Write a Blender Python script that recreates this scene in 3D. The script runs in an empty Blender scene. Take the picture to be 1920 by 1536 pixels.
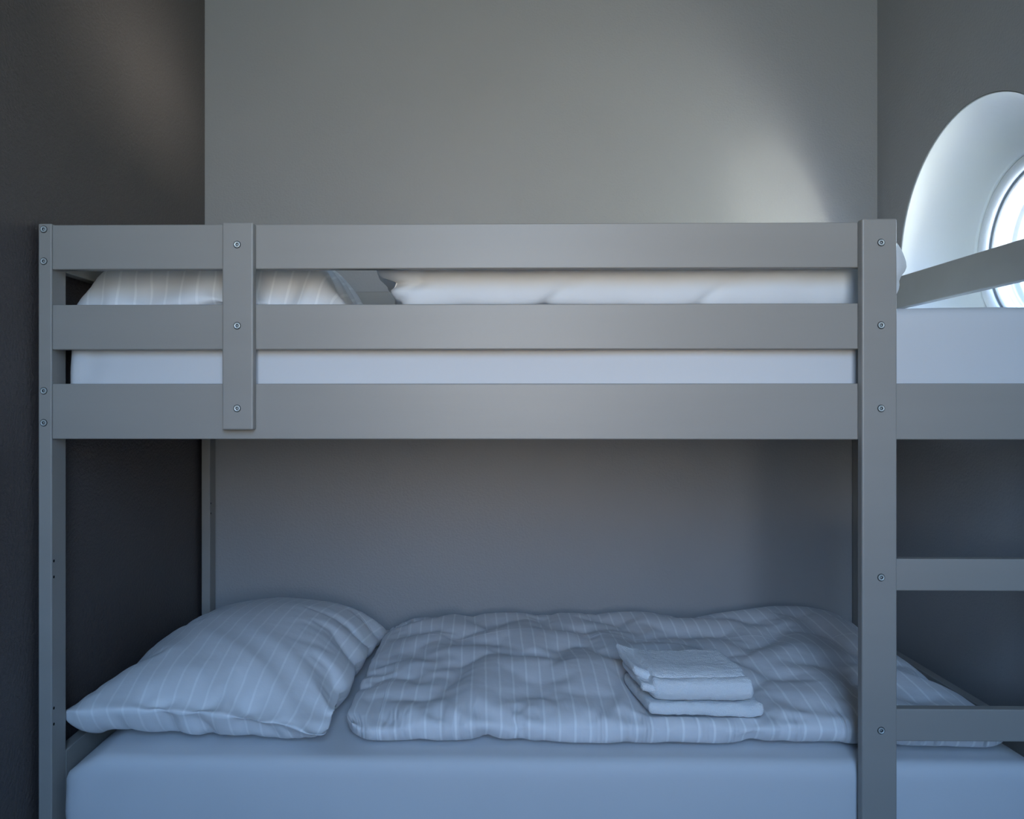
import bpy, bmesh, math, random
from mathutils import Vector, Matrix, noise as N
random.seed(7)
PI = math.pi
S = bpy.context.scene
COL = S.collection

# ------------------------------------------------------------------ helpers
def link(o):
    COL.objects.link(o)
    return o

def tag(o, label=None, cat=None, group=None, kind=None):
    if label: o['label'] = label
    if cat: o['category'] = cat
    if group: o['group'] = group
    if kind: o['kind'] = kind
    return o

def empty(name, loc):
    o = link(bpy.data.objects.new(name, None))
    o.location = loc
    o.empty_display_size = .1
    return o

def obj(name, bm, m, parent=None, smooth=False, label=None, origin=None):
    """one mesh object from a bmesh given in world coordinates"""
    bmesh.ops.recalc_face_normals(bm, faces=bm.faces)
    me = bpy.data.meshes.new(name)
    bm.to_mesh(me); bm.free()
    for p in me.polygons: p.use_smooth = smooth
    if m: me.materials.append(m)
    o = link(bpy.data.objects.new(name, me))
    if parent is not None:
        off = Vector(parent.location)
        if parent.parent is not None: off = off + Vector(parent.parent.location)
        me.transform(Matrix.Translation(-off))
        o.parent = parent
    elif origin is not None:
        me.transform(Matrix.Translation(-Vector(origin)))
        o.location = origin
    if label: o['label'] = label
    return o

def struct(name, bm, m, parent=None, smooth=False):
    o = obj(name, bm, m, parent, smooth)
    if parent is None: o['kind'] = 'structure'
    return o

def add_box(bm, x0, x1, y0, y1, z0, z1, bevel=0., seg=2):
    vs = [bm.verts.new(p) for p in ((x0,y0,z0),(x1,y0,z0),(x1,y1,z0),(x0,y1,z0),(x0,y0,z1),(x1,y0,z1),(x1,y1,z1),(x0,y1,z1))]
    fs = [bm.faces.new([vs[i] for i in q]) for q in ((0,3,2,1),(4,5,6,7),(0,1,5,4),(1,2,6,5),(2,3,7,6),(3,0,4,7))]
    if bevel:
        es = list({e for f in fs for e in f.edges})
        bmesh.ops.bevel(bm, geom=es, offset=bevel, segments=seg, affect='EDGES', profile=.5)
    return bm

def box(*a, **k):
    return add_box(bmesh.new(), *a, **k)

def lathe(bm, prof, axis, c, n=48, close=False):
    """prof: list of (along axis, radius); axis 'x' or 'y'"""
    rings = []
    for a, r in prof:
        ring = []
        for k in range(n):
            t = 2*PI*k/n
            u, v = r*math.cos(t), r*math.sin(t)
            p = (c[0]+a, c[1]+u, c[2]+v) if axis == 'x' else (c[0]+u, c[1]+a, c[2]+v)
            ring.append(bm.verts.new(p))
        rings.append(ring)
    pairs = list(zip(rings, rings[1:]))
    if close: pairs.append((rings[-1], rings[0]))
    for A, B in pairs:
        for k in range(n):
            bm.faces.new((A[k], A[(k+1)%n], B[(k+1)%n], B[k]))
    return rings

# ------------------------------------------------------------------ materials
def mat(name, col, rough=.6, spec=.5, metal=0.):
    m = bpy.data.materials.new(name); m.use_nodes = True
    nt = m.node_tree; b = nt.nodes['Principled BSDF']
    b.inputs['Base Color'].default_value = (*col, 1)
    b.inputs['Roughness'].default_value = rough
    b.inputs['Specular IOR Level'].default_value = spec
    b.inputs['Metallic'].default_value = metal
    return m, nt, b

def nd(nt, kind, **k):
    n = nt.nodes.new(kind)
    for a, v in k.items():
        if a in n.inputs: n.inputs[a].default_value = v
        else: setattr(n, a, v)
    return n

def bump(nt, b, scale, strength, dist, detail=3., chain=None, stretch=None, coord='Object'):
    tc = nd(nt, 'ShaderNodeTexCoord')
    src = tc.outputs[coord]
    if stretch:
        mp = nd(nt, 'ShaderNodeMapping'); mp.inputs['Scale'].default_value = stretch
        nt.links.new(src, mp.inputs[0]); src = mp.outputs[0]
    nz = nd(nt, 'ShaderNodeTexNoise', Scale=scale, Detail=detail)
    nt.links.new(src, nz.inputs['Vector'])
    bp = nd(nt, 'ShaderNodeBump', Strength=strength, Distance=dist)
    nt.links.new(nz.outputs['Fac'], bp.inputs['Height'])
    if chain: nt.links.new(chain.outputs[0], bp.inputs['Normal'])
    nt.links.new(bp.outputs[0], b.inputs['Normal'])
    return bp

def vary(nt, b, c0, c1, scale, detail=4., stretch=None):
    tc = nd(nt, 'ShaderNodeTexCoord'); src = tc.outputs['Object']
    if stretch:
        mp = nd(nt, 'ShaderNodeMapping'); mp.inputs['Scale'].default_value = stretch
        nt.links.new(src, mp.inputs[0]); src = mp.outputs[0]
    nz = nd(nt, 'ShaderNodeTexNoise', Scale=scale, Detail=detail)
    nt.links.new(src, nz.inputs['Vector'])
    rp = nd(nt, 'ShaderNodeValToRGB')
    rp.color_ramp.elements[0].position = .35; rp.color_ramp.elements[0].color = (*c0, 1)
    rp.color_ramp.elements[1].position = .65; rp.color_ramp.elements[1].color = (*c1, 1)
    nt.links.new(nz.outputs['Fac'], rp.inputs[0])
    nt.links.new(rp.outputs[0], b.inputs['Base Color'])

WALL = (.37, .362, .358)
def wall_paint(name, c=WALL, bumpy=.25):
    m, nt, b = mat(name, c, .5, .45)
    vary(nt, b, [v*.97 for v in c], [v*1.03 for v in c], 1.7)
    bp = bump(nt, b, 150, bumpy, .004, 2.)
    bump(nt, b, 12, .08, .01, 2., bp)
    return m
M_wall = wall_paint('grey_wall_paint')
M_wall_l = wall_paint('left_wall_paint_stippled', (.098,.080,.075), .6)  # left wall gets a much darker, warmer base than the other walls
m, nt, b = mat('ceiling_paint', (.62,.62,.60), .8, .3); bump(nt, b, 90, .1, .003); M_ceil = m
m, nt, b = mat('floor_boards', (.16,.12,.09), .45)
vary(nt, b, (.13,.095,.07), (.21,.16,.12), 3, 6, (1., 12., 1.)); bump(nt, b, 30, .1, .002, 4, None, (1,14,1)); M_floor = m
m, nt, b = mat('white_plaster', (.73,.745,.725), .6, .35); bump(nt, b, 45, .12, .004, 3); M_plaster = m
m, nt, b = mat('white_window_paint', (.80,.82,.83), .35, .5); bump(nt, b, 60, .05, .002); M_winpaint = m
m, nt, b = mat('rubber_gasket', (.16,.19,.22), .6); M_gasket = m

m, nt, b = mat('grey_bed_paint', (.33,.312,.286), .42, .45)
vary(nt, b, (.323,.305,.279), (.337,.319,.293), 3, 3, (.4, 4, 4))
bp = bump(nt, b, 6, .06, .004, 3, None, (.5, 9, 9)); bump(nt, b, 240, .05, .001, 2, bp); M_bed = m
m, nt, b = mat('zinc_bolt', (.66,.71,.70), .42, .5, .6); M_bolt = m
m, nt, b = mat('bolt_socket_dark', (.02,.023,.026), .6, .3, .2); M_sock = m
m, nt, b = mat('drilled_hole', (.006,.006,.007), .9, .1); M_hole = m
m, nt, b = mat('slat_pine', (.50,.38,.24), .6); vary(nt, b, (.44,.33,.2), (.56,.43,.28), 4, 5, (12,1,1)); M_slat = m

def fabric(name, col, weave=900., wr=(9, .25, .012)):
    m, nt, b = mat(name, col, .85, .2)
    b.inputs['Sheen Weight'].default_value = .12
    bp = bump(nt, b, weave, .12, .001, 2)
    bump(nt, b, wr[0], wr[1], wr[2], 4, bp)
    return m
M_sheet = fabric('white_cotton_sheet', (.66,.67,.69), 700, (14, .10, .006))
M_towel_n = mat('white_terry', (.87,.88,.89), .95, .1)
m, nt, b = M_towel_n
b.inputs['Sheen Weight'].default_value = .3
bp = bump(nt, b, 420, .9, .003, 3); bump(nt, b, 60, .35, .004, 3, bp, (1,3,1)); M_terry = m

def striped(name, pitch, width, hems, base, line, pleat=0.):
    """satin stripes along v (metres in the UV map), thin sewn hems across"""
    m, nt, b = mat(name, base, .75, .25)
    b.inputs['Sheen Weight'].default_value = .12
    uv = nd(nt, 'ShaderNodeUVMap', uv_map='UVMap')
    sx = nd(nt, 'ShaderNodeSeparateXYZ'); nt.links.new(uv.outputs[0], sx.inputs[0])
    def mth(op, a, bb=None, c=None):
        n = nd(nt, 'ShaderNodeMath', operation=op)
        for i, v in enumerate((a, bb, c)):
            if v is None: continue
            if isinstance(v, (int, float)): n.inputs[i].default_value = v
            else: nt.links.new(v, n.inputs[i])
        return n.outputs[0]
    t = mth('PINGPONG', sx.outputs[0], pitch/2)
    mk = nd(nt, 'ShaderNodeMapRange', interpolation_type='SMOOTHSTEP')
    mk.inputs['From Min'].default_value = width*.5+.0007; mk.inputs['From Max'].default_value = width*.5-.0007
    nt.links.new(t, mk.inputs[0])
    tot = mk.outputs[0]; hem_sum = None
    for axis, pos in hems:
        d = mth('ABSOLUTE', mth('SUBTRACT', sx.outputs[axis], pos))
        h = nd(nt, 'ShaderNodeMapRange', interpolation_type='SMOOTHSTEP')
        h.inputs['From Min'].default_value = .0022; h.inputs['From Max'].default_value = .0008
        nt.links.new(d, h.inputs[0])
        tot = mth('MAXIMUM', tot, h.outputs[0])
        hem_sum = h.outputs[0] if hem_sum is None else mth('MAXIMUM', hem_sum, h.outputs[0])
    mx = nd(nt, 'ShaderNodeMix', data_type='RGBA')
    nt.links.new(tot, mx.inputs['Factor'])
    mx.inputs['A'].default_value = (*base, 1); mx.inputs['B'].default_value = (*line, 1)
    nt.links.new(mx.outputs['Result'], b.inputs['Base Color'])
    bp = bump(nt, b, 700, .1, .001, 2)
    bp2 = bump(nt, b, 22, .22, .008, 4, bp)
    if pleat:                                    # gathered seam: short slanting pleats along the front edge
        mp = nd(nt, 'ShaderNodeMapping'); mp.inputs['Scale'].default_value = (24, 4.5, 1); mp.inputs['Rotation'].default_value = (0, 0, .22)
        nt.links.new(uv.outputs[0], mp.inputs[0])
        pz = nd(nt, 'ShaderNodeTexNoise', Scale=1., Detail=2., Distortion=.6); nt.links.new(mp.outputs[0], pz.inputs['Vector'])
        mk2 = nd(nt, 'ShaderNodeMapRange', interpolation_type='SMOOTHSTEP')
        mk2.inputs['From Min'].default_value = pleat; mk2.inputs['From Max'].default_value = pleat*.35
        nt.links.new(sx.outputs[1], mk2.inputs[0])
        pb = nd(nt, 'ShaderNodeBump', Distance=.022); nt.links.new(mk2.outputs[0], pb.inputs['Strength'])
        nt.links.new(pz.outputs['Fac'], pb.inputs['Height']); nt.links.new(bp2.outputs[0], pb.inputs['Normal'])
        nt.links.new(pb.outputs[0], b.inputs['Normal']); bp2 = pb
    if hem_sum is not None:
        hb = nd(nt, 'ShaderNodeBump', Strength=.5, Distance=.002)
        nt.links.new(hem_sum, hb.inputs['Height']); nt.links.new(bp2.outputs[0], hb.inputs['Normal'])
        nt.links.new(hb.outputs[0], b.inputs['Normal'])
    return m
M_pil = striped('striped_pillowcase', .032, .0045, [(1, .70)], (.80,.80,.81), (.90,.90,.905))
M_duv = striped('striped_duvet_cover', .030, .0045, [(1, .53), (0, .085)], (.76,.755,.77), (.90,.90,.905), .11)
M_updv = fabric('white_duvet_cover', (.77,.79,.81), 700, (20, .12, .006))

m = bpy.data.materials.new('window_glass'); m.use_nodes = True
nt = m.node_tree; nt.nodes.clear()
out = nd(nt, 'ShaderNodeOutputMaterial'); mxs = nd(nt, 'ShaderNodeMixShader')
tr = nd(nt, 'ShaderNodeBsdfTransparent'); gl = nd(nt, 'ShaderNodeBsdfGlossy', Roughness=.02)
tr.inputs[0].default_value = (.93,.96,.96,1)
lw = nd(nt, 'ShaderNodeLayerWeight', Blend=.5)
pw = nd(nt, 'ShaderNodeMath', operation='POWER'); pw.inputs[1].default_value = 5.
ma = nd(nt, 'ShaderNodeMath', operation='MULTIPLY_ADD'); ma.inputs[1].default_value = .9; ma.inputs[2].default_value = .04
nt.links.new(lw.outputs['Facing'], pw.inputs[0]); nt.links.new(pw.outputs[0], ma.inputs[0])
nt.links.new(ma.outputs[0], mxs.inputs[0]); nt.links.new(tr.outputs[0], mxs.inputs[1]); nt.links.new(gl.outputs[0], mxs.inputs[2])
nt.links.new(mxs.outputs[0], out.inputs[0]); M_glass = m

# ------------------------------------------------------------------ room shell
XL, XR, YB, YF, ZC = -.8762, 1.2285, .985, -2.15, 2.95
TH = .44
struct('floor', box(XL-.3, XR+TH, YF-TH, YB+.3, -.12, 0), M_floor)
struct('ceiling', box(XL-.3, XR+TH, YF-TH, YB+.3, ZC, ZC+.15), M_ceil)
struct('wall_back', box(XL-.3, XR+TH, YB, YB+.3, 0, ZC), M_wall)
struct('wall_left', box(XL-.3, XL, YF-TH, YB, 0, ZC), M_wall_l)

# right wall with the round window opening
CY, CZ, R0 = .49, 1.62, .36
def plate_with_round_hole(bm, x, r, y0, y1, z0, z1, n=96):
    inner, outer = [], []
    for k in range(n):
        t = 2*PI*k/n
        u, v = math.cos(t), math.sin(t)
        inner.append(bm.verts.new((x, CY+r*u, CZ+r*v)))
        su = ((y1-CY)/u if u > 1e-9 else (y0-CY)/u if u < -1e-9 else 1e9)
        sv = ((z1-CZ)/v if v > 1e-9 else (z0-CZ)/v if v < -1e-9 else 1e9)
        s = min(su, sv)
        outer.append(bm.verts.new((x, CY+s*u, CZ+s*v)))
    for k in range(n):
        bm.faces.new((inner[k], inner[(k+1)%n], outer[(k+1)%n], outer[k]))
    for (cy, cz) in ((y0,z0),(y0,z1),(y1,z0),(y1,z1)):      # corners
        best = min(range(n), key=lambda k: min((outer[k].co - Vector((x,cy,cz))).length, 9))
        a0 = math.atan2(cz-CZ, cy-CY) % (2*PI)
        k0 = int(a0/(2*PI)*n) % n; k1 = (k0+1) % n
        cv = bm.verts.new((x, cy, cz))
        bm.faces.new((outer[k0], cv, outer[k1]))
    return inner, outer
bm = bmesh.new()
R_OUT = .30
i0, o0 = plate_with_round_hole(bm, XR, R0, YF-TH, YB, 0, ZC)
i1, o1 = plate_with_round_hole(bm, XR+.30, R0+.012, YF-TH, YB, 0, ZC)
n = len(i0)
for k in range(n):
    bm.faces.new((i0[k], i1[k], i1[(k+1)%n], i0[(k+1)%n]))
struct('wall_right', bm, M_wall)

win = empty('window_1', (XR+.2, CY, CZ)); win['kind'] = 'structure'
XW = XR + .205
def ring(name, prof, m):
    bm = bmesh.new()
    lathe(bm, prof, 'x', (XR, CY, CZ), 96, True)
    return struct(name, bm, m, win, True)
# coved white plaster reveal, casing, gasket, stepped sash
ring('reveal', [(0, R0-.0015), (.006, R0-.003), (.03, R0-.008), (.06, R0-.018), (.085, R0-.032), (.108, R0-.052), (.126, R0-.076), (.139, R0-.100), (.147, R0-.115), (.151, R0-.1205), (.158, R0-.122), (.24, R0-.122), (.24, R0-.0008), (.12, R0-.0008)], M_plaster)
ring('window_casing', [(.1535, .2370), (.1525, .2340), (.1555, .222), (.162, .2145), (.166, .2125), (.260, .2125), (.260, .2370)], M_winpaint)
ring('gasket', [(.170, .2120), (.1695, .2112), (.1702, .2095), (.26, .2095), (.26, .2120)], M_gasket)
ring('sash', [(.1725, .2090), (.1732, .2055), (.180, .2030), (.196, .1975), (.198, .1965), (.1995, .1955), (.2015, .1958), (.210, .1915), (.212, .1900), (.2145, .1905), (.2165, .1885), (.2225, .1830), (.226, .1800), (.26, .1800), (.26, .2090)], M_winpaint)
bm = bmesh.new()
rs = lathe(bm, [(.230, .1795), (.236, .1795)], 'x', (XR, CY, CZ), 96)
bm.faces.new(rs[0]); bm.faces.new(list(reversed(rs[1])))
struct('pane', bm, M_glass, win)

# wall behind the camera with the window that lights the bed
WX0, WX1, WZ0, WZ1 = -.27, .57, .95, 2.65
bm = bmesh.new()
add_box(bm, XL, WX0, YF-TH, YF, 0, ZC); add_box(bm, WX1, XR, YF-TH, YF, 0, ZC)
add_box(bm, WX0, WX1, YF-TH, YF, 0, WZ0); add_box(bm, WX0, WX1, YF-TH, YF, WZ1, ZC)
struct('wall_front', bm, M_wall)
w2 = empty('window_2', ((WX0+WX1)/2, YF-.3, WZ0)); w2['kind'] = 'structure'
bm = bmesh.new()
f = .055; ya, yb = YF-.34, YF-.27
add_box(bm, WX0, WX0+f, ya, yb, WZ0, WZ1, .004); add_box(bm, WX1-f, WX1, ya, yb, WZ0, WZ1, .004)
add_box(bm, WX0+f, WX1-f, ya, yb, WZ0, WZ0+f, .004); add_box(bm, WX0+f, WX1-f, ya, yb, WZ1-f, WZ1, .004)
struct('window_frame', bm, M_winpaint, w2)
struct('pane', box(WX0+f, WX1-f, YF-.31, YF-.304, WZ0+f, WZ1-f), M_glass, w2)
struct('window_sill', box(WX0, WX1, YF-.26, YF+.03, WZ0-.0, WZ0+.025, .005), M_winpaint, w2)
for nm, a in (('baseboard_back', (XL+.0, XR, YB-.014, YB, 0, .08)), ('baseboard_front', (XL, XR, YF, YF+.014, 0, .08)),
              ('baseboard_left', (XL, XL+.006, YF+.014, YB-.014, 0, .08)), ('baseboard_right', (XR-.014, XR, YF+.014, YB-.014, 0, .08))):
    struct(nm, box(*a), M_winpaint)

# ------------------------------------------------------------------ bunk bed
PXL0, PXL1 = -.866, -.8395          # left posts
PXR0, PXR1 = 1.148, 1.1745          # right posts
BT = 1.571
bed = empty('bunk_bed', ((PXL0+PXR1)/2, .49, 0))
tag(bed, 'grey painted wooden bunk bed with three front rails and a built-in ladder', 'bunk bed')
BV = .0022
def part(name, *a, bv=BV, label=None):
    return obj(name, box(*a, bevel=bv, seg=3), M_bed, bed, label=label)

post_fl = part('post', PXL0, PXL1, 0, .055, 0, BT)
post_bl = part('post', PXL0, PXL1, .925, .978, 0, BT)
post_fr = part('post', PXR0, PXR1, 0, .055, 0, BT)
part('post', PXR0, PXR1, .925, .978, 0, BT)
g = .0006
# front boards
part('guard_rail', PXL1+g, .783, 0.000, .022, 1.4812, 1.5682)
part('guard_rail', PXL1+g, .783, 0.000, .022, 1.3250, 1.4126)
part('side_rail', PXL1+g, PXR0-g, 0.000, .022, 1.1510, 1.2587)
part('side_rail', PXL1+g, PXR0-g, 0.000, .022, .215, .320)
# back boards
part('guard_rail', PXL1+g, PXR0-g, .955, .977, 1.4812, 1.5682)
part('side_rail', PXL1+g, PXR0-g, .955, .977, 1.1510, 1.2587)
part('side_rail', PXL1+g, PXR0-g, .955, .977, .30, .40)
# end boards
for x0, x1 in ((PXL0+.001, PXL1-.0006), (PXR0+.0006, PXR1-.001)):
    top = part('end_rail', x0, x1, .0556, .9244, 1.484, 1.571)
    if x0 < 0: end_top_left = top
    part('end_rail', x0, x1, .0556, .9244, 1.151, 1.2587)
    low = part('end_rail', x0, x1, .0556, .9244, .385, .5213)
    if x0 < 0: end_low_left = low
# front uprights
brace = part('rail_brace', -.4985, -.4388, -.0235, -.0004, 1.1700, 1.5672, bv=.003)
ladder = part('ladder_upright', .7185, .7842, -.0205, -.0004, 0, 1.5705, bv=.003)
for z0, z1 in ((.8611, .9225), (.5728, .6342), (.285+.0, .346)):
    if z0 > .4: part('ladder_rung', .7365, PXR0-g, 0.000, .022, z0, z1)
# slatted bases
for zs, ledge in ((1.165, 1.151), (.315, .30)):
    bm = bmesh.new()
    for i in range(14):
        x = PXL1 + .03 + i*(PXR0-PXL1-.12)/13.
        add_box(bm, x, x+.06, .030, .950, zs, zs+.016)
    add_box(bm, PXL1+.002, PXR0-.002, .0285, .047, zs-.014, zs)
    add_box(bm, PXL1+.002, PXR0-.002, .934, .9525, zs-.014, zs)
    obj('slatted_base', bm, M_slat, bed)

def bolt(par, x, y, z, r=.0072):
    bm = bmesh.new()
    rs = lathe(bm, [(-.0002, r), (-.0006, r*.95), (-.0004, r*.84), (-.0014, r*.82), (-.0019, r*.76), (-.0020, r*.66), (-.0019, r*.56), (-.0016, r*.50)], 'y', (x, y, z), 24)
    def ring_of(k_, dy, hexa):
        out = []
        for k in range(24):
            t = 2*PI*k/24; h = r*k_*(math.cos(PI/6)/math.cos((t % (PI/3)) - PI/6) if hexa else 1)
            out.append(bm.verts.new((x+h*math.cos(t), y+dy, z+h*math.sin(t))))
        return out
    hx = ring_of(.44, -.0015, True); h2 = ring_of(.42, -.0002, True); h3 = ring_of(.20, -.0003, False); h4 = ring_of(.18, -.0006, False)
    allr = rs[-1:] + [hx, h2, h3, h4]
    for A, B in zip(allr, allr[1:]):
        for k in range(24): bm.faces.new((A[k], A[(k+1)%24], B[(k+1)%24], B[k]))
    bm.faces.new(h4)
    dark = set(id(v) for v in rs[0]+rs[1]+rs[2]); sock = set(id(v) for v in hx+h2+h3)
    for f_ in bm.faces:
        ids = [id(v) for v in f_.verts]
        if all(i in dark for i in ids) or all(i in sock for i in ids): f_.material_index = 1
    o = obj('bolt', bm, M_bolt, par)
    o.data.materials.append(M_sock)
    return o
for z in (1.5598, 1.4975, 1.2449, 1.1826): bolt(post_fl, -.8552, 0, z)
for z in (1.5243, 1.3691, 1.2108): bolt(brace, -.4696, -.0235, z)
for z in (1.5249, 1.3684, 1.2109, .8908, .6010): bolt(ladder, .7542, -.0205, z)
for z in (1.5598, 1.4975, 1.2449, 1.1826): bolt(post_fr, 1.163, 0, z)
def hole(par, y, z):
    bm = bmesh.new()
    rs = lathe(bm, [(-.0004, .0029), (.0003, .0029), (.0003, .0016)], 'x', (PXL1, y, z), 16)
    bm.faces.new(rs[-1])
    return obj('screw_hole', bm, M_hole, par)
for z in (.9119, .8806, .6237, .5924): hole(post_fl, .0079, z)
for z in (.9119, .8806): hole(post_bl, .933, z)

# ------------------------------------------------------------------ soft goods
def soft_box(x0, x1, y0, y1, z0, z1, r, step, disp=None):
    """rounded box surface on a fine grid; disp(p, normal) -> new point"""
    bm = bmesh.new()
    rx, ry, rz = r
    L = (x1-x0, y1-y0, z1-z0)
    n_ = [max(2, int(round(l/step))) for l in L]
    cache = {}
    def vert(i, j, k):
        key = (i, j, k)
        if key in cache: return cache[key]
        p = Vector((x0+L[0]*i/n_[0], y0+L[1]*j/n_[1], z0+L[2]*k/n_[2]))
        q = Vector((min(max(p.x, x0+rx), x1-rx), min(max(p.y, y0+ry), y1-ry), min(max(p.z, z0+rz), z1-rz)))
        d = Vector(((p.x-q.x)/rx, (p.y-q.y)/ry, (p.z-q.z)/rz))
        l = d.length
        if l > 1e-9:
            # map cube corner region onto the rounded one
            mx = max(abs(d.x), abs(d.y), abs(d.z))
            d = d*(mx/l)
        p = Vector((q.x+d.x*rx, q.y+d.y*ry, q.z+d.z*rz))
        nrm = Vector((d.x/rx, d.y/ry, d.z/rz))
        nrm = nrm.normalized() if nrm.length > 1e-9 else Vector((0,0,1))
        if disp: p = disp(p, nrm)
        cache[key] = bm.verts.new(p)
        return cache[key]
    nx, ny, nz = n_
    for k in (0, nz):
        for i in range(nx):
            for j in range(ny):
                bm.faces.new((vert(i,j,k), vert(i+1,j,k), vert(i+1,j+1,k), vert(i,j+1,k)))
    for j in (0, ny):
        for i in range(nx):
            for k in range(nz):
                bm.faces.new((vert(i,j,k), vert(i+1,j,k), vert(i+1,j,k+1), vert(i,j,k+1)))
    for i in (0, nx):
        for j in range(ny):
            for k in range(nz):
                bm.faces.new((vert(i,j,k), vert(i,j+1,k), vert(i,j+1,k+1), vert(i,j,k+1)))
    return bm

def fb(p, s, o=3):
    return N.fractal(Vector(p)*s, 1.0, 2.0, o)
def ridge(v):           # sharp folds from noise
    return 1 - abs(v)

MZ = .525               # lower mattress top
def mattress(name, x0, x1, y0, y1, z0, z1, seed, label, flare):
    def disp(p, n):
        q = p + Vector((seed*3.1, seed*7.7, 0))
        a = .0035*fb(q, 2.2) + .0014*fb((q.x*2, q.y*6, q.z*5), 2.0)
        out = p + n*a
        t = (z1-p.z)/(z1-z0)
        # corner tucks of the fitted sheet, gathered folds radiating from the top corners
        for cx, sg in ((x0, 1), (x1, -1)):
            dx = abs(p.x-cx)
            if n.y < -.3 and dx < .22:
                w = math.exp(-(dx/.07)**2)
                out.y += w*.0045*math.sin((dx*85+t*7)*1.0)*min(1, t*3)
            if dx < .16:
                u_ = min(1, t/.25); bulge = flare*(u_*u_*(3-2*u_))*(1-.1*t)*math.exp(-(dx/.05)**2)
                out.x -= sg*bulge
        return out
    bm = soft_box(x0, x1, y0, y1, z0, z1, (.030, .020, .028), .0125, disp)
    o = obj(name, bm, M_sheet, None, True, origin=((x0+x1)/2, (y0+y1)/2, z0))
    tag(o, label, 'mattress', 'mattresses of the bunk bed')
    return o
mat_lo = mattress('mattress', -.778, 1.075, .012, .944, .342, MZ, 1, 'lower bunk mattress in a white fitted sheet, under the pillow and towels', .050)
mat_up = mattress('mattress', -.822, .7345+.40, .032, .942, 1.192, 1.410, 2, 'upper bunk mattress in a white fitted sheet behind the front rails', .004)

# ---- cloth: two sewn layers inflated and dropped on the mattress
def sewn_bag(name, w, d, t, step, side=0.):
    nx, ny = int(round(w/step)), int(round(d/step))
    bm = bmesh.new(); uvl = bm.loops.layers.uv.new('UVMap')
    top, bot = {}, {}
    def z_(i, j):
        u, v = 2*i/nx-1, 2*j/ny-1
        return t*.5*((1-abs(u)**6)*(1-abs(v)**6))**.5
    uvs = {}
    for i in range(nx+1):
        for j in range(ny+1):
            x, y = w*(i/nx-.5), d*(j/ny-.5)
            j_ = Vector((random.uniform(-1,1), random.uniform(-1,1), random.uniform(-1,1)))*step*.06
            vt = bm.verts.new(Vector((x, y, z_(i,j)))+j_); top[i,j] = vt; uvs[vt] = (x+w/2, y+d/2)
            if i in (0,nx) or j in (0,ny): bot[i,j] = vt
            else:
                vb = bm.verts.new(Vector((x, y, -z_(i,j)))+j_); bot[i,j] = vb; uvs[vb] = (x+w/2, y+d/2)
    for g_, flip in ((top, False), (bot, True)):
        for i in range(nx):
            for j in range(ny):
                q = [g_[i,j], g_[i+1,j], g_[i+1,j+1], g_[i,j+1]]
                if flip: q.reverse()
                f_ = bm.faces.new(q)
                for lp in f_.loops: lp[uvl].uv = uvs[lp.vert]
    bmesh.ops.recalc_face_normals(bm, faces=bm.faces)
    me = bpy.data.meshes.new(name); bm.to_mesh(me); bm.free()
    for p in me.polygons: p.use_smooth = True
    return link(bpy.data.objects.new(name, me))

def collide(o, on=True):
    if on:
        md = o.modifiers.new('c', 'COLLISION'); o.collision.thickness_outer = .002; o.collision.cloth_friction = 20
    else: o.modifiers.remove(o.modifiers['c'])

def tufts(o, w, d, step, sp, y_from=0.):
    """threads between the two layers that hold the filling flat"""
    nx, ny = int(round(w/step)), int(round(d/step)); me = o.data
    bm = bmesh.new(); bm.from_mesh(me); uvl = bm.loops.layers.uv.active
    tv, bv = {}, {}
    for f_ in bm.faces:
        for lp in f_.loops:
            u = lp[uvl].uv
            (tv if f_.normal.z > 0 else bv)[round(u.x/w*nx), round(u.y/d*ny)] = lp.vert
    k = int(round(sp/step)); j0 = max(k, int(round(y_from/step)))
    for i in range(k, nx-k+1, k):
        for j in range(j0, ny-k+1, k):
            i_ = min(max(i+random.randint(-k//3, k//3), 2), nx-2); j_ = j if j == j0 else min(max(j+random.randint(-k//3, k//3), 2), ny-2)
            p, q = tv[i_, j_], bv[i_, j_]
            if p is not q: bm.edges.new((p, q))
    bm.to_mesh(me); bm.free()

def simulate(o, frames, pressure, mass=.05, bend=.1, tension=12, shrink=-.03, colliders=()):
    for c in colliders: collide(c)
    md = o.modifiers.new('cloth', 'CLOTH'); cs = md.settings
    cs.quality = 6; cs.mass = mass; cs.air_damping = 2
    cs.tension_stiffness = cs.compression_stiffness = tension; cs.shear_stiffness = tension*.3
    cs.bending_model = 'ANGULAR'; cs.bending_stiffness = bend
    cs.tension_damping = cs.compression_damping = cs.shear_damping = 5; cs.bending_damping = .5
    cs.shrink_min = shrink
    cs.use_pressure = True; cs.uniform_pressure_force = pressure
    md.collision_settings.use_collision = True
    md.collision_settings.distance_min = .003; md.collision_settings.collision_quality = 2
    md.point_cache.frame_start = 1; md.point_cache.frame_end = frames
    S.frame_start, S.frame_end = 1, frames
    for f_ in range(1, frames+1): S.frame_set(f_)
    dg = bpy.context.evaluated_depsgraph_get()
    me = bpy.data.meshes.new_from_object(o.evaluated_get(dg))
    o.modifiers.clear(); o.data = me; me.name = o.name
    S.frame_set(1)
    for c in colliders: collide(c, False)
    bm = bmesh.new(); bm.from_mesh(me)
    bmesh.ops.delete(bm, geom=[e for e in bm.edges if not e.link_faces], context='EDGES')
    bm.to_mesh(me); bm.free()
    for p in me.polygons: p.use_smooth = True
    return o

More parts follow.
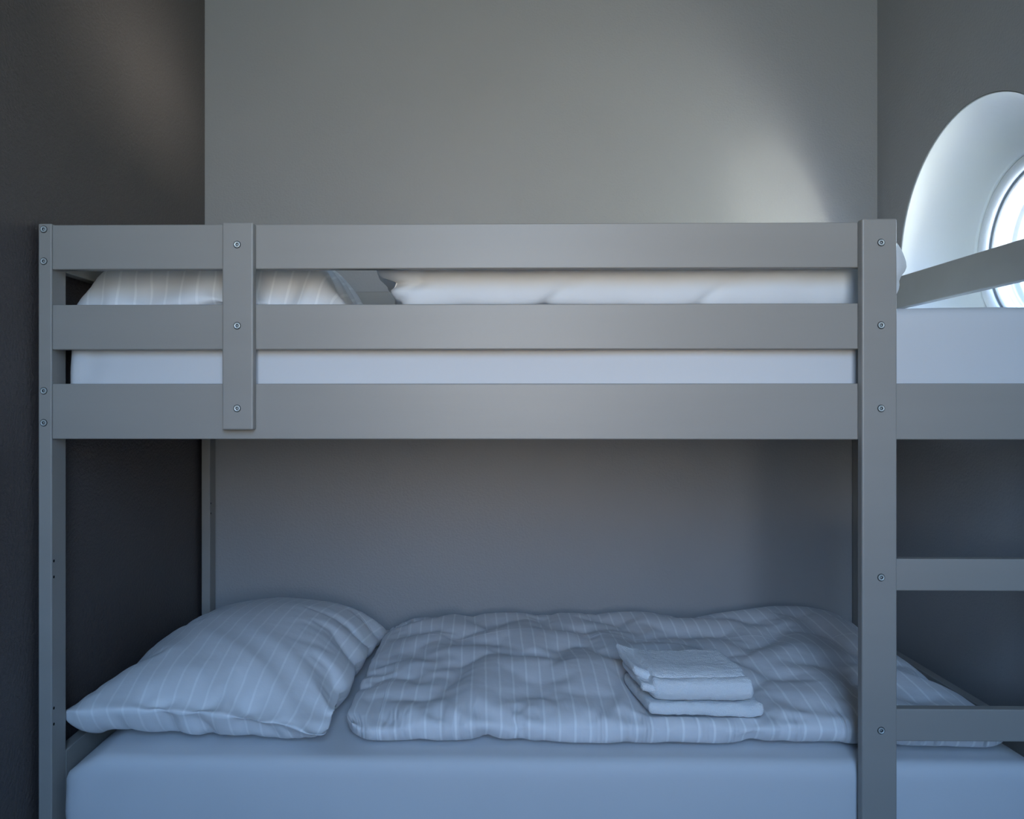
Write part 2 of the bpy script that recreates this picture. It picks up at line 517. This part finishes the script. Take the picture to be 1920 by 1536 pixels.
def reshape(o, fn, w, d):
    """fn(world point, u, v, world normal) -> world point, u and v running 0..1 over the flat cover"""
    bpy.context.view_layer.update()
    me = o.data; mw = o.matrix_world.copy(); mi = mw.inverted(); r3 = mw.to_3x3()
    uv = {}
    lay = me.uv_layers['UVMap'].data
    for lp in me.loops: uv[lp.vertex_index] = lay[lp.index].uv
    new = [mi @ fn(mw @ v.co, uv[v.index].x/w, uv[v.index].y/d, r3 @ v.normal) for v in me.vertices]
    for v, p in zip(me.vertices, new): v.co = p

def smooth_up(o, lv=1):
    md = o.modifiers.new('subdivision', 'SUBSURF'); md.levels = lv; md.render_levels = lv

# lower pillow
bpy.context.view_layer.update()
up_near = [end_top_left, bpy.data.objects['wall_left']]
near = [end_low_left, bpy.data.objects['wall_left']]
PW, PD = .60, .85
pil = sewn_bag('pillow', PW, PD, .05, .0145)
pil.location = (-.562, .440, MZ+.045); pil.rotation_euler = (math.radians(1.5), 0, math.radians(-3.5))
simulate(pil, 50, 4.6, colliders=(mat_lo, *near))
def puff(p, u, v, n):
    e = max(abs(2*u-1), abs(2*v-1))
    fr = max(0, 1-v/.30); fr = fr*fr*(3-2*fr)
    cl = math.exp(-(Vector((p.x+.87, p.y-.05)).length/.17)**2)
    pull = .012*max(0, 1-v/.5)*(1-e**6)*(ridge(2.2*N.noise(Vector((p.x*8+v*6, v*3+2., 0))))-.6) if n.z > 0 else 0
    q = p + n*pull + Vector((0, 0, (.034*fr*e**11 + .022*cl)))
    q.z = max(q.z, MZ+.0025) if q.x > -.76 else q.z
    q.z = max(q.z, .5255)
    q.x = max(q.x, -.8705)
    if q.x < -.832 and q.y < .064: q.y = .064
    return q
reshape(pil, puff, PW, PD)
pil.data.materials.append(M_pil); smooth_up(pil)
tag(pil, 'plump striped white pillow on the lower bunk, beside the flat duvet', 'pillow', 'pillows on the bunk bed')

# lower duvet
DW, DD, DS = 1.36, .85, .0150
duv = sewn_bag('duvet', DW, DD, .050, DS)
tufts(duv, DW, DD, DS, .12, .085)
duv.location = (.392, .478, MZ+.04)
simulate(duv, 40, 4.6, bend=.05, shrink=-.04, colliders=(mat_lo, pil))
def hump(p, u, v, n):
    q = Vector(p)
    if p.z > MZ+.012:
        q.z += .022*math.exp(-((p.x-.93)/.16)**2-((p.y-.80)/.16)**2)
    if n.z > -.5 and v < .2:                     # gathers along the front seam
        w_ = min(1, v/.03)*(1-v/.2)
        s_ = N.noise(Vector((p.x*15+(p.z-MZ)*60*math.sin(p.x*3+.6)+v*10, 5.5, 0)))
        q += n*(.017*w_*(ridge(s_*2.)-.65))
    if n.z > .1:                                 # pressed flat under the towels
        bx = min(1, max(0, 1-max(.345-p.x, p.x-.565, 0)/.05)); by = min(1, max(0, 1-max(.115-p.y, p.y-.29, 0)/.05))
        w_ = bx*bx*(3-2*bx)*by*by*(3-2*by)
        q.z = q.z*(1-w_)+w_*(MZ+.050+.004*(p.x-.45))
    cw = max(0, 1-math.hypot(min(u, 1-u)*DW, min(v, 1-v)*DD)/.07)
    q.x += .030*cw*(1 if u < .5 else -1); q.y += .018*cw*(1 if v < .5 else -1)
    rim = max(0, 1-u/.05)**2*.020 + max(0, 1-v/.05)**2*.012
    q.z += rim
    q.z = max(q.z, MZ+.0025) if 0 < p.y < .93 else q.z
    return q
reshape(duv, hump, DW, DD)
duv.data.materials.append(M_duv); smooth_up(duv)
tag(duv, 'striped white duvet folded flat on the lower bunk under the towels', 'duvet', 'duvets on the bunk bed')

# upper pillow
UW, UD = .605, .83
pup = sewn_bag('pillow', UW, UD, .05, .0165)
pup.location = (-.567, .485, 1.410+.045); pup.rotation_euler = (0, 0, math.radians(1))
simulate(pup, 50, 4.6, shrink=-.035, colliders=(mat_up, *up_near))
def settle(p, u, v, n):
    e = max(abs(2*u-1), abs(2*v-1))
    q = p - Vector((0, 0, .050*e**5))
    if v < .35 and n.z > -.3:                    # soft pulls running up from the front seam
        s_ = N.noise(Vector((p.x*13-(p.z-1.41)*9, 1.5, 0)))
        q += n*(.015*(1-v/.35)*(ridge(s_*2.)-.6))
    q.z = max(q.z, 1.4145)
    q.x = -.30+(q.x+.30)*1.075 if q.x < -.30 else q.x
    q.x = max(q.x, -.864)
    if q.x < -.832 and q.y < .064: q.y = .064
    if q.z > 1.462: q.x = max(q.x, -.834)
    elif q.x < -.834: q.z = min(q.z, 1.462)
    return q
reshape(pup, settle, UW, UD)
pup.data.materials.append(M_pil); smooth_up(pup)
tag(pup, 'white pillow on the upper bunk, seen between the two guard rails', 'pillow', 'pillows on the bunk bed')

# upper duvet: thick, folded over on itself; the fold shows at its left end
UX0, UX1, UY0, UY1, UZ0, UZ1 = -.222, .855, .075, .83, 1.4155, 1.572
def upd(p, n):
    q = Vector(p)
    left = math.exp(-((p.x-UX0)/.10)**2)
    zz = p.z
    cl = math.exp(-((zz-1.468)/.011)**2)                     # the fold line
    if n.x < -.05 or left > .05:
        wob = .012*N.noise(Vector((p.y*9, zz*22, 3.)))
        q.x += left*(.026 if zz < 1.468 else 0)*(1-cl) + left*cl*.045 + left*wob
        if n.y < -.1: q.y += cl*.020*left
    d1 = ((p.x*1.0 - (zz-1.45)*1.1 + .055*N.noise(Vector((p.x*1.5, 4., 0))))*3.1) % 1.0   # slanting pulls across the face
    w = .0075*math.exp(-((d1-.5)/.05)**2)
    a = .006*fb(p, 4.) + .003*fb((p.x*16, p.y*8, zz*9), 1.) - w
    q += n*a
    right = math.exp(-((p.x-UX1)/.06)**2)
    q.x += right*.014*math.exp(-((zz-1.498)/.03)**2)
    return q
bm = soft_box(UX0, UX1, UY0, UY1, UZ0, UZ1, (.05, .034, .05), .009, upd)
for v in bm.verts: v.co.z = max(v.co.z, 1.4145)
dup_ = obj('duvet', bm, M_updv, None, True, origin=((UX0+UX1)/2, (UY0+UY1)/2, UZ0))
tag(dup_, 'thick folded white duvet on the upper bunk behind the guard rails', 'duvet', 'duvets on the bunk bed')

# towels on the lower duvet
from mathutils.bvhtree import BVHTree
dg = bpy.context.evaluated_depsgraph_get()
ev = duv.evaluated_get(dg); me_ = ev.to_mesh()
tree = BVHTree.FromPolygons([ev.matrix_world @ v.co for v in me_.vertices], [tuple(p.vertices) for p in me_.polygons])
GX, GY, GS, GN = .28, .04, .01, 40
raw = [[0.]*GN for _ in range(GN)]
for i in range(GN):
    for j in range(GN):
        h = tree.ray_cast(Vector((GX+i*GS, GY+j*GS, 1.)), Vector((0,0,-1)))[0]
        raw[i][j] = h.z if h else MZ
ev.to_mesh_clear()
def nb(G, i, j, r, fn):
    return fn([G[x][y] for x in range(max(0,i-r), min(GN,i+r+1)) for y in range(max(0,j-r), min(GN,j+r+1))])
dil = [[nb(raw, i, j, 1, max) for j in range(GN)] for i in range(GN)]
sm = [[max(nb(dil, i, j, 3, lambda l: sum(l)/len(l)), dil[i][j]) for j in range(GN)] for i in range(GN)]
def H(x, y):
    u = min(max((x-GX)/GS, 0), GN-1.001); v = min(max((y-GY)/GS, 0), GN-1.001)
    i, j = int(u), int(v); u -= i; v -= j
    return (sm[i][j]*(1-u)*(1-v)+sm[i+1][j]*u*(1-v)+sm[i][j+1]*(1-u)*v+sm[i+1][j+1]*u*v)
def terry(seed, drop=0.):
    def f(p, n):
        q = p + n*(.0016*fb((p.x*90+seed, p.y*90, p.z*90), 1., 2) + .0022*fb((p.x*14+seed, p.y*14, p.z*30), 1., 2))
        q.z += drop*math.sin((p.x*9+seed))*.5
        return q
    return f
def towel(layers, label, seed, z0, skew):
    big = bmesh.new()
    for k, (x0, x1, y0, y1, za, zb, r) in enumerate(layers):
        b_ = soft_box(x0, x1, y0, y1, za, zb, r, .0042, terry(seed+k*5, .003))
        t_ = bpy.data.meshes.new('t'); b_.to_mesh(t_); b_.free(); big.from_mesh(t_); bpy.data.meshes.remove(t_)
    for v in big.verts:
        x, y, z = v.co
        z = max(z, .0006)
        v.co = Vector((x + skew*(y-.1), y-.010, z + z0 + H(x, y-.010)))
    o = obj('towel', big, M_terry, None, True, origin=(.455, .19, .58))
    tag(o, label, 'towel', 'folded towels on the lower bunk')
    return o
TB = .0275
towel([(.337, .574, .098, .290, .0005, TB-.001, (.010, .012, .012))],
      'white terry towel folded flat, lowest of the pair on the duvet', 1., .001, -.10)
towel([(.350, .560, .108, .285, 0, .045, (.011, .021, .021)),
       (.353, .556, .130, .298, .024, .0585, (.012, .050, .017)),
       (.328, .400, .112, .270, .010, .0285, (.006, .009, .009)),
       (.322, .380, .150, .300, .026, .046, (.006, .009, .009))],
      'white terry towel folded thick with a ragged left end, on top of the other towel', 2., .001+TB+.001, -.10)

# ------------------------------------------------------------------ light
def area(name, loc, rot, sx, sy, power, col, spread):
    l = bpy.data.lights.new(name, 'AREA'); l.shape = 'RECTANGLE'; l.size = sx; l.size_y = sy
    l.energy = power; l.color = col; l.spread = math.radians(spread)
    o = link(bpy.data.objects.new(name, l)); o.location = loc; o.rotation_euler = rot
    return o
cxw, czw = (WX0+WX1)/2, (WZ0+WZ1)/2
area('daylight', (cxw, YF-.46, 1.80), (math.radians(90), 0, 0), .74, 1.6, 13., (.54, .85, .78), 130)
area('daylight_ground', (cxw, YF-.46, 1.45), (math.radians(90+4), 0, 0), .74, .9, 2.6, (1., .55, .22), 56)
area('daylight_round_window', (XR+.62, CY, CZ), (0, math.radians(90), 0), .62, .62, 18, (.82, .95, .72), 160)
def far_ground(name, d, dist, sx, sy, power, spread):
    """sunlit ground outside the round window, d = the way its light travels"""
    d = Vector(d).normalized()
    return area(name, Vector((XR+.23, CY, CZ)) - d*dist, d.to_track_quat('-Z', 'Y').to_euler(), sx, sy, power, (1., .97, .90), spread)
far_ground('sunlit_ground_side', (-.79, .61, .36), 6, 2.6, 5.2, 490, 140)
far_ground('sunlit_ground_ahead', (-.98, .02, .19), 6, 1.6, .8, 330, 140)
far_ground('sunlit_ground_near', (-.72, .69, .30), 6, .5, .8, 75, 140)

w = bpy.data.worlds.new('sky'); S.world = w; w.use_nodes = True
nt = w.node_tree; bg = nt.nodes['Background']
tc = nd(nt, 'ShaderNodeTexCoord'); sp = nd(nt, 'ShaderNodeSeparateXYZ'); nt.links.new(tc.outputs['Generated'], sp.inputs[0])
rp = nd(nt, 'ShaderNodeValToRGB'); mr = nd(nt, 'ShaderNodeMapRange'); mr.inputs['From Min'].default_value = -1
nt.links.new(sp.outputs[2], mr.inputs[0]); nt.links.new(mr.outputs[0], rp.inputs[0])
e = rp.color_ramp.elements
e[0].position = .45; e[0].color = (.46,.44,.56,1); e[1].position = .62; e[1].color = (.38,.70,1.62,1)
x_ = e.new(.52); x_.color = (.80,.90,1.20,1)
nt.links.new(rp.outputs[0], bg.inputs[0]); bg.inputs[1].default_value = 8.5

for nm, loc, rot, sx, sy in (('portal_front', (cxw, YF-.40, (WZ0+WZ1)/2), (math.radians(90), 0, 0), WX1-WX0, WZ1-WZ0),
                             ('portal_round', (XR+.30, CY, CZ), (0, math.radians(90), 0), .40, .40)):
    o = area(nm, loc, rot, sx, sy, 1, (1,1,1), 180); o.data.cycles.is_portal = True

# ------------------------------------------------------------------ camera
cam = bpy.data.cameras.new('camera'); co = link(bpy.data.objects.new('camera', cam))
co.location = (0, -1.58, 1.22); co.rotation_euler = (math.radians(90), 0, math.radians(.9))
cam.sensor_width = 36; cam.lens = 36*1533/1920
cam.shift_x = (960-880.9)/1920; cam.shift_y = -(768-757)/1920
cam.clip_start = .02
S.camera = co
S.view_settings.view_transform = 'Standard'; S.view_settings.look = 'None'
S.view_settings.gamma = 1; S.view_settings.use_curve_mapping = False
S.view_settings.exposure = 0.0
S.cycles.max_bounces = 7; S.cycles.diffuse_bounces = 4; S.cycles.use_denoising = True
S.cycles.sample_clamp_indirect = 6
